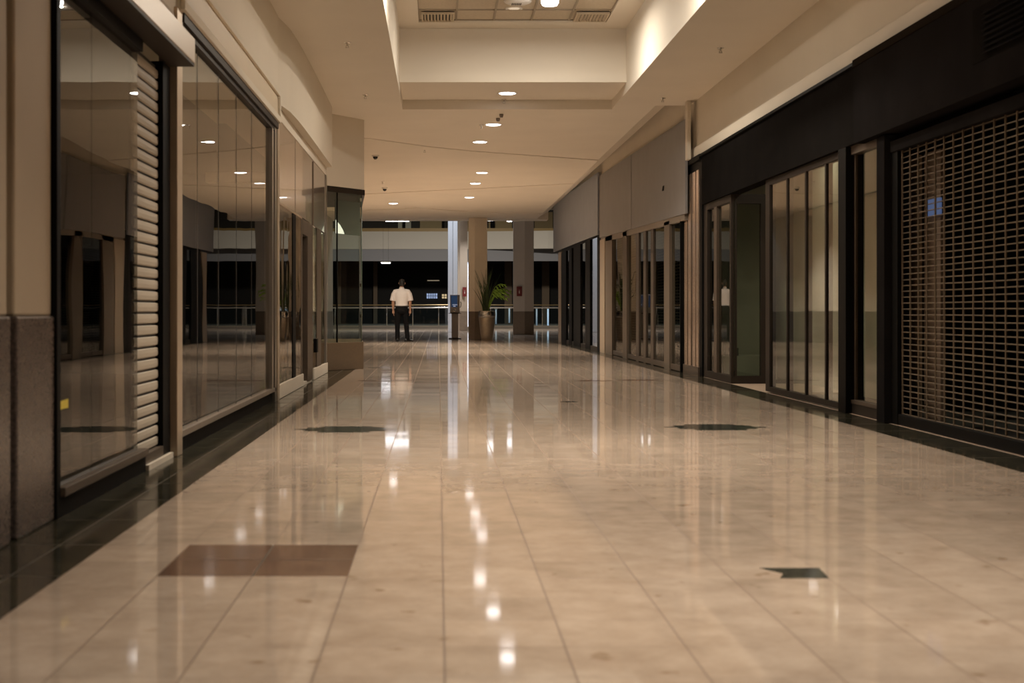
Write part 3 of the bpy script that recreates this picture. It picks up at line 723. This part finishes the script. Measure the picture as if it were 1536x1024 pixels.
# railing
RY = 68.6
rl = thing('glass_railing', (0, RY, 0), 'glass balustrade with bright steel top rail at the atrium edge', 'railing')
bm = bmesh.new(); tube(bm, [(-8.9,RY,1.0),(8.9,RY,1.0)], .035, 10); obj('top_rail', bm, mat('bright_rail', (.85,.85,.86), .25, .8), rl)
bm = bmesh.new(); tube(bm, [(-8.9,RY+.12,1.13),(8.9,RY+.12,1.13)], .025, 8); obj('handrail', bm, mat('brass_rail', (.55,.42,.22), .35, .8), rl)
pbox('kerb', rl, mat('kerb_stone', (.32,.26,.19), .6), -8.9, 8.9, RY-.06, RY+.14, 0, .14)
i = 0; x = -8.75
while x < 8.7:
    pbox('panel', rl, G_rail, x+.03, x+1.22, RY-.008, RY+.008, .14, .96)
    bm = bmesh.new(); tube(bm, [(x,RY,.14),(x,RY,.97)], .022, 8); tube(bm, [(x,RY,.95),(x,RY+.12,1.11)], .012, 6); obj('post', bm, steel, rl)
    x += 1.25
# atrium shell
AY = 92.0
bm = bmesh.new()
box(bm, -16, -15.8, 43.5, 112, -5, 10); box(bm, 15.8, 16, 43.5, 112, -5, 10); box(bm, -16, 16, 111.8, 112, -5, 10)
box(bm, -16, -8.95, 43.5, 69, -.25, 0); box(bm, 8.95, 16, 43.5, 69, -.25, 0)
tag(obj('wall_atrium', bm, mat('atrium_wall', (.16,.13,.10), .8)), 'dim outer walls of the atrium', 'wall', kind='structure')
sbox('ceiling_atrium', mat('atrium_ceiling', (.35,.31,.26), .8), 'high dim ceiling over the atrium', 'ceiling', -16, 16, 43.5, 112, 10, 10.2)
sbox('wall_over_corridor', cream, 'upper wall over the corridor mouth', 'wall', -16, 16, 43.5, 43.7, 3.95, 10)
sbox('floor_lower', dark, 'dark lower level floor below the atrium', 'floor', -16, 16, 68, 112, -5.2, -5)
sbox('floor_gallery', mat('gallery_floor', (.14,.12,.10), .25), 'dark far gallery floor across the atrium', 'floor', -16, 16, AY-1, 111.8, -.5, 0)
# gallery front: curved cream fascia + grey soffit band
gal = []
for k in range(13):
    x = -14+28*k/12; gal.append((x, AY-(.9 if x > 3 else 0)*min(1,(x-3)/4 if x > 3 else 0)))
gb = thing('gallery_balcony', (0, AY, hz(373.5,AY)), 'long cream balcony with brass ledge across the atrium', 'balcony', kind='thing')
bm = bmesh.new(); prism_z(bm, gal+[(14,AY+.4),(-14,AY+.4)], hz(373.5,AY), hz(347,AY)); obj('parapet', bm, mat('balcony_cream', (.66,.61,.53), .7), gb)
pbox('ledge', gb, mat('brass_ledge', (.34,.22,.07), .5), -14, 14, AY+.1, AY+.4, hz(347,AY), hz(342,AY))
sbox('bulkhead', mat('bulkhead_grey', (.29,.285,.30), .7), 'grey bulkhead band under the cream balcony', 'bulkhead', -14, 14, AY+.05, AY+.4, hz(391.5,AY+.15), hz(373.6,AY), kind='thing')
sbox('ceiling_gallery', dark, 'dark ceiling of the far gallery', 'ceiling', -14, 14, AY+.4, 111.7, hz(385,AY), hz(375,AY))
# upper gallery wall and its furnishings
UY = AY+4
zb = hz(347,AY)
sbox('wall_upper_gallery', mat('upper_gallery_wall', (.05,.045,.035), .8), 'dark shop wall along the upper gallery', 'wall', -14, 14, UY, UY+.2, zb, 10)
def upanel(a, b, col, lb, y0=318, y1=342, Y=UY-.15):
    bm = bmesh.new(); box(bm, P(a,0,Y).x, P(b,0,Y).x, Y, Y+.12, zb, hz(y0,Y))
    tag(obj('wall_board', bm, mat('board_%d'%a, col, .7)), lb, 'board', 'boards along the upper gallery')
upanel(597,605,(.62,.62,.48),'pale board beside the black post up on the gallery')
upanel(608,616.5,(.66,.65,.52),'pale board on the other side of that gallery post')
upanel(630,664,(.48,.37,.19),'wide ochre board on the gallery between pale boards and steel column')
upanel(690,703,(.38,.29,.16),'ochre board on the gallery behind the cream column')
upanel(733,768,(.48,.36,.18),'ochre board on the gallery between the two columns')
upanel(802,829,(.34,.25,.12),'brown board on the gallery beyond the taupe column')
for px, lb in ((606.3,'thin black post between the pale gallery boards'),(664.8,'thin black post beside the wide ochre gallery board'),(739,'thick black post in front of gallery ochre board')):
    bm = bmesh.new(); w_ = .16 if px != 739 else .3; x = P(px,0,UY-.5).x
    box(bm, x-w_/2, x+w_/2, UY-.5, UY-.38, zb, hz(310,UY)); tag(obj('gallery_post', bm, black), lb, 'post')
# lower far shops
LY = AY+5
bm = bmesh.new(); box(bm, -14, 14, LY, LY+.2, 0, hz(385,AY))
tag(obj('wall_far', bm, void), 'black unlit shopfronts across the atrium', 'wall', kind='structure')
for a, b, lb in ((505,511,'dim brown pier far across the atrium behind the display case'),(560,566,'dim brown pier far across the atrium beside the person'),(757,768,'dim brown pier far across atrium between the two columns'),(813,824,'dim brown pier far across atrium past the taupe column')):
    Y = LY-.3; bm = bmesh.new(); box(bm, P(a,0,Y).x, P(b,0,Y).x, Y, Y+.29, 0, hz(385,AY)-.05); tag(obj('shop_pier', bm, mat('pier_brown', (.13,.09,.055), .7)), lb, 'pier', 'far shop piers')
def lit(a, b, c, d, m, lb, rows=1, cols=4, Y=LY-.1):
    t = thing('lit_window', (P((a+b)/2,0,Y).x, Y, hz(d,Y)), lb, 'window', kind='thing')
    pbox('glow_panel', t, m, P(a,0,Y).x, P(b,0,Y).x, Y-.03, Y+.02, hz(d,Y), hz(c,Y))
    def f(bm):
        for i in range(1, cols): x = P(a+(b-a)*i/cols,0,Y).x; box(bm, x-.02, x+.02, Y-.06, Y-.03, hz(d,Y), hz(c,Y))
        for i in range(1, rows): z = hz(c+(d-c)*i/rows,Y); box(bm, P(a,0,Y).x, P(b,0,Y).x, Y-.065, Y-.035, z-.015, z+.015)
    part('muntin', t, black, f)
lit(640,656,440,447.5,win_e,'small blue lit window in the black far shops',2,5)
lit(663,670,441,447.5,win_w,'small warm lit window next to the steel column',2,2)
lit(641,659,420,421.2,mat('dim_strip', (.1,.1,.1), .5, emit=(1,.8,.55), estr=.25),'faint warm light strip in the black far shop',1,1)
# glowing tubes painting reflections in the railing glass, and one light strip
for px, y0, y1, Y, lb, st in ((822,463,488,88,'bright railing glass reflection made as a glowing tube past the taupe column',.8),(805,463,488,89,'dim railing glass reflection made as a glowing tube just past the taupe column',.2),(701.8,393,490,63,'thin cold light strip between beige and cream columns',.8),(764,462,484,88,'cool railing glass reflection made as a glowing tube between the two columns',.25),(744,464,486,89,'faint railing glass reflection made as a glowing tube above the pot',.15)):
    t = thing('light_streak', (P(px,0,Y).x, Y, max(0,hz(y1,Y))), lb, 'light')
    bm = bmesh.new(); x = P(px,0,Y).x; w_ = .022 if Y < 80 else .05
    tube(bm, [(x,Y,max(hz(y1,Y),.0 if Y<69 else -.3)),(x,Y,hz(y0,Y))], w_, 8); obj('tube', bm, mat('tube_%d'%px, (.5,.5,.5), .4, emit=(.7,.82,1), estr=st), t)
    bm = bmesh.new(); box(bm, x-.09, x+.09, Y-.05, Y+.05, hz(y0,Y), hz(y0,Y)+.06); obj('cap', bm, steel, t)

# ================================================================= LAMPS
def area(name, loc, size, power, col, rot=(0,0,0), shape='DISK', spread=math.pi, parent=None, sizey=None):
    l = bpy.data.lights.new(name, 'AREA'); l.energy = power; l.color = col; l.size = size; l.shape = shape; l.spread = spread
    if sizey: l.size_y = sizey
    o = bpy.data.objects.new(name, l); COL.objects.link(o); o.location = loc; o.rotation_euler = rot
    return o
WARM = (1, .89, .75)
K = 1.0
def downlight(first, X, Y, Z, label, power, m=None, r=.11):
    t = thing('downlight', (X, Y, Z), label, 'ceiling light', 'round ceiling downlights')
    bm = bmesh.new(); lathe(bm, [(r,-.002),(r+.03,-.006),(r+.035,-.004),(r+.036,.01),(r,.01)], (X,Y,Z), 32); obj('trim_ring', bm, white, t)
    bm = bmesh.new(); lathe(bm, [(0,-.006),(r*.9,-.006),(r,-.002),(r,.008),(0,.008)], (X,Y,Z), 32); obj('lens', bm, m or lamp_e, t)
    if power: area('downlight_lamp', (X,Y,Z-.012), 2*r*.9, power*K, WARM, spread=math.radians(125))
    return t
DL = [(761,140,3.77,'round lit downlight in the ledge under the tray ceiling'),(740,187,3.64,'lit downlight just past the tray ceiling ledge'),(720,213,3.64,'lit downlight third in line after the tray ledge'),
      (723,259,3.628,'lit downlight beyond the first curved ceiling joint'),(713,275,3.628,'lit downlight just ahead of the second ceiling joint'),(704,296,3.616,'farthest lit downlight in the central line'),(590,305,3.616,'lit downlight apart from the line above the person')]
for px, py, z, lb in DL:
    Y = (z-H)*F/(VY-py); downlight(None, (px-VX)/F*Y, Y, z, lb, 66 if Y < 24 else 120)
downlight(None, .91, 17.15, TZ+.034, 'unlit small downlight in the tray ceiling panels', 0, lamp_dim, .07)
# hanging lamp in the tray
hx, hy = 1.27, 16.25
hl = thing('ceiling_lamp', (hx, hy, TZ), 'bright cylinder lamp hanging from the tray ceiling', 'ceiling light')
bm = bmesh.new(); lathe(bm, [(0,-.12),(.085,-.12),(.10,-.09),(.10,.0),(0,.0)], (hx,hy,TZ), 28); obj('shade', bm, lamp_e, hl)
bm = bmesh.new(); lathe(bm, [(.06,0),(.13,0),(.13,.03),(0,.035)], (hx,hy,TZ), 28); obj('canopy', bm, white, hl)
area('ceiling_lamp_light', (hx,hy,TZ-.13), .18, 85*K, WARM)
sp = thing('ceiling_speaker', (.93, 16.75, TZ+.03), 'round pale speaker grille in the tray ceiling', 'speaker')
bm = bmesh.new(); lathe(bm, [(0,-.035),(.12,-.03),(.16,-.01),(.165,0),(0,0.001)], (.93,16.75,TZ+.034), 32); obj('cover', bm, white, sp)
def f(bm):
    for k in range(6): box(bm, .86+.02*k, .872+.02*k, 16.70, 16.80, TZ-.004, TZ+.002)
part('slot', sp, seamm, f)
# unseen tray lamps above the frame; last two added to light the right wall
for (x, y, p) in ((1.8,12.3,90),(1.1,8.6,58),(1.1,4.2,64),(-.1,13.0,42),(-.1,9.0,42)):
    t = thing('ceiling_lamp', (x,y,TZ), 'unseen cylinder lamp of the tray ceiling above the picture', 'ceiling light', 'tray ceiling lamps')
    bm = bmesh.new(); lathe(bm, [(0,-.12),(.085,-.12),(.10,-.09),(.10,.0),(0,.0)], (x,y,TZ), 28); obj('shade', bm, lamp_e, t)
    area('ceiling_lamp_light', (x,y,TZ-.13), .18, p*K, WARM, spread=math.radians(92 if y < 10 else 180))
# vents
def vent(x0, x1, y0, y1, lb):
    t = thing('ceiling_vent', ((x0+x1)/2, (y0+y1)/2, TZ), lb, 'vent', 'tray ceiling vents')
    pbox('backing', t, black, x0, x1, y0, y1, TZ+.012, TZ+.018)
    def f(bm):
        n = 9
        for k in range(n):
            x = x0+(x1-x0)*(k+.2)/n; prism(bm, [(x,y0,TZ+.012),(x+.02,y0,TZ-.006),(x+.026,y0,TZ-.006),(x+.008,y0,TZ+.012)], (0,y1-y0,0))
    part('louvre', t, fasciam, f)
    def g(bm):
        box(bm, x0-.02,x1+.02,y0-.02,y0,TZ-.006,TZ+.018); box(bm, x0-.02,x1+.02,y1,y1+.02,TZ-.006,TZ+.018)
        box(bm, x0-.02,x0,y0,y1,TZ-.006,TZ+.018); box(bm, x1,x1+.02,y0,y1,TZ-.006,TZ+.018)
    part('frame', t, fasciam, g)
vent(-.19, .17, 17.3, 17.72, 'air vent at the narrow corner of tray ceiling above plaster wall')
vent(1.70, 2.06, 17.3, 17.72, 'air vent in tray ceiling next to the brightly lit side')
# sprinklers
def sprinkler(X, Y, Z=CZ):
    t = thing('sprinkler', (X,Y,Z), '', 'sprinkler', 'ceiling sprinklers')
    bm = bmesh.new(); lathe(bm, [(0,-.008),(.035,-.006),(.04,.004),(0,.006)], (X,Y,Z), 20); obj('escutcheon', bm, chrome, t)
    bm = bmesh.new(); tube(bm, [(X,Y,Z-.008),(X,Y,Z-.03)], .010, 8); tube(bm, [(X-.012,Y,Z-.03),(X-.012,Y,Z-.05)], .004, 6); tube(bm, [(X+.012,Y,Z-.03),(X+.012,Y,Z-.05)], .004, 6); obj('body', bm, steel, t)
    bm = bmesh.new(); lathe(bm, [(0,-.054),(.02,-.054),(.02,-.050),(0,-.050)], (X,Y,Z), 16); obj('deflector', bm, steel, t)
    return t
sp0 = sprinkler(0, 0, 0)
SPK = [(521,64,CZ,'sprinkler on the soffit above the frameless glass, nearer one'),(548,142,CZ,'sprinkler on soffit near the angled cream wall'),(1081,72,CZ,'sprinkler on the soffit above the black fascia, nearer one'),
       (994,147,CZ,'sprinkler on soffit near the grey fascia panel'),(722,187,CZ,'sprinkler beside the second lit downlight'),(637,224,CZ,'tiny sprinkler near the first curved ceiling joint'),(574,272,3.628,'tiny sprinkler just before the farther dome camera'),(756,149,3.77,'tiny sprinkler in the ledge behind the first downlight')]
for i, (px, py, z, lb) in enumerate(SPK):
    Y = (z-H)*F/(VY-py); o = sp0 if i == 0 else copy_tree(sp0)
    o.location = ((px-VX)/F*Y, Y, z); o['label'] = lb
# dome cameras
def dome(px, py, z, lb, s=1.0):
    Y = (z-H)*F/(VY-py); X = (px-VX)/F*Y
    t = thing('dome_camera', (X,Y,z), lb, 'security camera', 'ceiling dome cameras')
    bm = bmesh.new(); lathe(bm, [(0,-.035*s),(.055*s,-.035*s),(.065*s,-.02*s),(.065*s,.004),(0,.006)], (X,Y,z), 24); obj('housing', bm, white, t)
    bm = bmesh.new(); lathe(bm, [(.0,-.085*s),(.02*s,-.082*s),(.038*s,-.065*s),(.046*s,-.035*s),(0,-.034*s)], (X,Y,z), 24); obj('dome', bm, mat('smoked_dome', (.02,.02,.02), .15), t)
dome(563,232,CZ,'black dome security camera nearer along the ceiling')
dome(577,281,3.628,'black dome security camera farther along the ceiling above person')
# small track spots behind the ledge
for px, py, lb in ((752,171,'tiny dark ceiling spot behind the ledge downlight, upper'),(747,177,'tiny dark ceiling spot behind the ledge downlight, lower')):
    Y = (CZ-H)*F/(VY-py); X = (px-VX)/F*Y
    bm = bmesh.new(); lathe(bm, [(0,-.05),(.02,-.05),(.03,-.02),(.03,0),(0,.001)], (X,Y,CZ), 16); tag(obj('ceiling_spot', bm, greym), lb, 'ceiling spot')
# atrium lamps
def panel_lamp(pxa, pxb, py, Y, power, lb, col=(.95,.96,1), zoff=0):
    z = hz(py, Y); xa, xb = P(pxa,0,Y).x, P(pxb,0,Y).x
    t = thing('panel_light', ((xa+xb)/2, Y, z), lb, 'ceiling light', 'atrium panel lights')
    pbox('lens', t, atr_e, xa, xb, Y, Y+.5, z, z+.03)
    pbox('housing', t, white, xa-.03, xb+.03, Y-.02, Y+.52, z+.03, z+.07)
    for x in (xa+.1, xb-.1): part('cable', t, black, lambda bm: tube(bm, [(x,Y+.25,z+.07),(x,Y+.25,9.99)], .004, 6))
    area('panel_lamp', ((xa+xb)/2, Y+.25, z-.01), xb-xa, power, col, shape='RECTANGLE', sizey=.5, spread=math.radians(130))
panel_lamp(578,613,331,60,260,'wide bright panel light peeking under the beam above person')
panel_lamp(761.5,768,331.5,62,160,'small bright panel light beside the taupe column')
panel_lamp(572,585,394.5,84,14,'small panel light low under the cream balcony')
panel_lamp(732,740,330.3,58,100,'small panel light at the edge of the cream column')
area('shop_fill', (3.95, 15.6, 2.70), .2, 7, (1,.92,.74))  # unseen light without a fixture, added to brighten the shop interior
area('atrium_light', (1.5, 76, 9.6), 3, 3600, (1,.92,.80))
area('atrium_light_cool', (-.3, 53, 9.4), 1.2, 700, (.80,.88,1))

# ================================================================= PERSON
def person():
    Y = 39.4; X = P(602.5,0,Y).x
    t = thing('person', (X, Y, 0), 'person seen from behind in white short sleeved shirt and black trousers', 'person')
    skin = mat('skin', (.36,.20,.13), .5)
    # body (one continuous surface)
    bm = bmesh.new()
    loft(bm, [(.0,-.005,1.44,.05,.055),(.002,0,1.50,.052,.056),(.004,.008,1.545,.058,.065),(.006,.014,1.58,.070,.083),(.006,.014,1.625,.077,.095),(.006,.012,1.665,.074,.093),(.006,.010,1.70,.055,.068),(.006,.010,1.718,.02,.025)], 20)
    for s in (-1,1): loft(bm, [(.006+s*.080,.012,1.585,.010,.016),(.006+s*.086,.010,1.605,.012,.022),(.006+s*.083,.008,1.635,.010,.020)], 8)
    loft(bm, [(.006,.105,1.585,.012,.012),(.006,.118,1.60,.016,.018),(.006,.105,1.635,.010,.012)], 8)       # nose
    loft(bm, [(.0,0,.90,.15,.10),(0,0,1.0,.145,.10),(0,0,1.15,.15,.105),(0,0,1.3,.17,.11),(0,0,1.39,.16,.09),(0,0,1.45,.07,.06)], 20)
    for s in (-1,1):
        sh = Vector((s*.185,0,1.385)); el = Vector((s*.235,-.015,1.115)); wr = Vector((s*.235,.035,.865))
        tube(bm, [(s*.10,0,1.37), sh, sh.lerp(el,.5), el, el.lerp(wr,.35), wr], [.06,.056,.047,.041,.042,.029], 12)
        hd = wr+Vector((-s*.004,.012,-.085))
        tube(bm, [wr, wr.lerp(hd,.4), hd], [.028,.036,.038], 12, flat=.6)
        for k in range(4):
            o_ = Vector((0,.030-.020*k,0)); b0 = hd+o_+Vector((0,0,.005)); ln = (.070,.080,.076,.060)[k]
            tube(bm, [b0, b0+Vector((-s*.006,.004,-ln*.5)), b0+Vector((-s*.022,.006,-ln))], [.0095,.009,.007], 8)
        tb = wr+Vector((-s*.012,.035,-.03)); tube(bm, [tb, tb+Vector((-s*.010,.026,-.03)), tb+Vector((-s*.014,.032,-.065))], [.012,.0105,.008], 8)
        hip = Vector((s*.085,0,.90)); kn = Vector((s*.115 if s<0 else .125,.01,.49)); an = Vector((s*.115 if s<0 else .155,-.01,.09))
        tube(bm, [hip, hip.lerp(kn,.5), kn, kn.lerp(an,.4), an], [.085,.075,.056,.052,.036], 14)
        tube(bm, [an, an+Vector((0,0,-.05)), an+Vector((.02*s,.10,-.06))], [.036,.036,.03], 10)
    body = obj('body', bm, skin, t, world=False)
    rm = body.modifiers.new('fuse', 'REMESH'); rm.mode = 'VOXEL'; rm.voxel_size = .006; rm.use_smooth_shade = True
    sm = body.modifiers.new('soft', 'SMOOTH'); sm.iterations = 4; sm.factor = .5
    # hair
    bm = bmesh.new()
    loft(bm, [(.004,-.035,1.535,.055,.035),(.005,-.025,1.565,.072,.062),(.006,-.005,1.60,.080,.088),(.006,.004,1.65,.083,.100),(.006,.006,1.69,.075,.09),(.006,.008,1.715,.052,.062),(.006,.008,1.728,.015,.02)], 20)
    hr = obj('hair', bm, mat('dark_hair', (.012,.009,.007), .6), t, world=False)
    # shirt with folds
    bm = bmesh.new()
    loft(bm, [(0,0,.955,.172,.122),(0,0,.985,.176,.128),(.0,-.002,1.05,.172,.126),(0,-.004,1.15,.180,.130),(0,-.006,1.27,.198,.132),(0,-.006,1.35,.202,.122),(0,-.004,1.405,.17,.10),(0,-.004,1.445,.10,.082),(0,-.003,1.47,.066,.07)], 28)
    for s in (-1,1):
        tube(bm, [(s*.09,0,1.385),(s*.175,0,1.375),(s*.212,-.004,1.31),(s*.238,-.010,1.20),(s*.252,-.014,1.125)], [.075,.076,.076,.074,.076], 16)
    shirt = obj('shirt', bm, mat('white_shirt', (.60,.56,.535), .8, bump=.5, bscale=9, stretch=(1,1,.45)), t, world=False)
    rm = shirt.modifiers.new('fuse', 'REMESH'); rm.mode = 'VOXEL'; rm.voxel_size = .008; rm.use_smooth_shade = True
    sm = shirt.modifiers.new('soft', 'SMOOTH'); sm.iterations = 5
    bm = bmesh.new(); lathe(bm, [(.062,1.445),(.068,1.455),(.066,1.50),(.060,1.505),(.056,1.47)], (0,-.003,0), 20); obj('collar', bm, MATS['white_shirt'], shirt, world=False)
    # trousers
    bm = bmesh.new()
    loft(bm, [(0,0,.985,.165,.117),(0,0,.95,.172,.125),(0,-.008,.88,.182,.138),(0,-.008,.82,.178,.132),(0,0,.76,.15,.11)], 24)
    for s in (-1,1):
        hip = Vector((s*.088,-.004,.85)); kn = Vector((-.118 if s<0 else .128,.01,.49)); an = Vector((-.118 if s<0 else .158,-.012,.10))
        tube(bm, [hip, hip.lerp(kn,.5), kn, kn.lerp(an,.5), an, an+Vector((0,.01,-.045))], [.100,.090,.072,.066,.064,.066], 16)
    tr = obj('trousers', bm, mat('black_trousers', (.006,.006,.0065), .9, spec=.1), t, world=False)
    rm = tr.modifiers.new('fuse', 'REMESH'); rm.mode = 'VOXEL'; rm.voxel_size = .009; rm.use_smooth_shade = True
    sm = tr.modifiers.new('soft', 'SMOOTH'); sm.iterations = 4
    bm = bmesh.new(); loft(bm, [(0,-.002,.962,.178,.130),(0,-.002,.99,.178,.130)], 28); belt = obj('belt', bm, mat('black_belt', (.008,.007,.006), .4), t, world=False)
    for s in (-1,1):
        bm = bmesh.new(); c = Vector((-.118 if s<0 else .158,-.012,0)); dr = Vector((-.10,1,0)).normalized() if s<0 else Vector((.85,.6,0)).normalized(); sd = Vector((dr.y,-dr.x,0))
        rows = []
        for u, w_, h_ in ((-.085,.020,.05),(-.07,.036,.085),(-.02,.041,.10),(.05,.043,.08),(.12,.048,.055),(.17,.042,.045),(.195,.02,.03)):
            rows.append([bm.verts.new(c+dr*u+sd*(w_*math.cos(a))+Vector((0,0,max(0,h_*math.sin(a))))) for a in [math.pi*k/8 for k in range(9)]])
        for a, b in zip(rows, rows[1:]):
            for k in range(8): fc = bm.faces.new([a[k],a[k+1],b[k+1],b[k]]); fc.smooth = True
            bm.faces.new([a[8],a[0],b[0],b[8]])
        bm.faces.new(rows[0]); bm.faces.new(rows[-1][::-1])
        obj('shoe', bm, mat('black_shoe', (.008,.008,.008), .3), t, world=False)
    return t
person()

# ================================================================= CAMERA / WORLD
cam = bpy.data.cameras.new('camera'); co = bpy.data.objects.new('camera', cam); COL.objects.link(co)
co.location = (0, 0, H); co.rotation_euler = (math.pi/2, 0, 0)
cam.sensor_width = 36; cam.lens = 36*F/1536; cam.shift_x = (768-VX)/1536; cam.shift_y = -(512-VY)/1536
cam.clip_end = 500; cam.clip_start = .05
cam.dof.use_dof = True; cam.dof.focus_distance = 26; cam.dof.aperture_fstop = 4.0
S.camera = co
w = bpy.data.worlds.new('night'); S.world = w; w.use_nodes = True
w.node_tree.nodes['Background'].inputs[0].default_value = (.02,.018,.016,1); w.node_tree.nodes['Background'].inputs[1].default_value = .3
S.view_settings.view_transform = 'Standard'; S.view_settings.look = 'None'; S.view_settings.gamma = 1; S.view_settings.use_curve_mapping = False
S.view_settings.exposure = 0.0
S.cycles.max_bounces = 10; S.cycles.diffuse_bounces = 5; S.cycles.glossy_bounces = 6; S.cycles.transparent_max_bounces = 16; S.cycles.transmission_bounces = 6
S.cycles.sample_clamp_indirect = 6; S.cycles.caustics_reflective = False; S.cycles.caustics_refractive = False
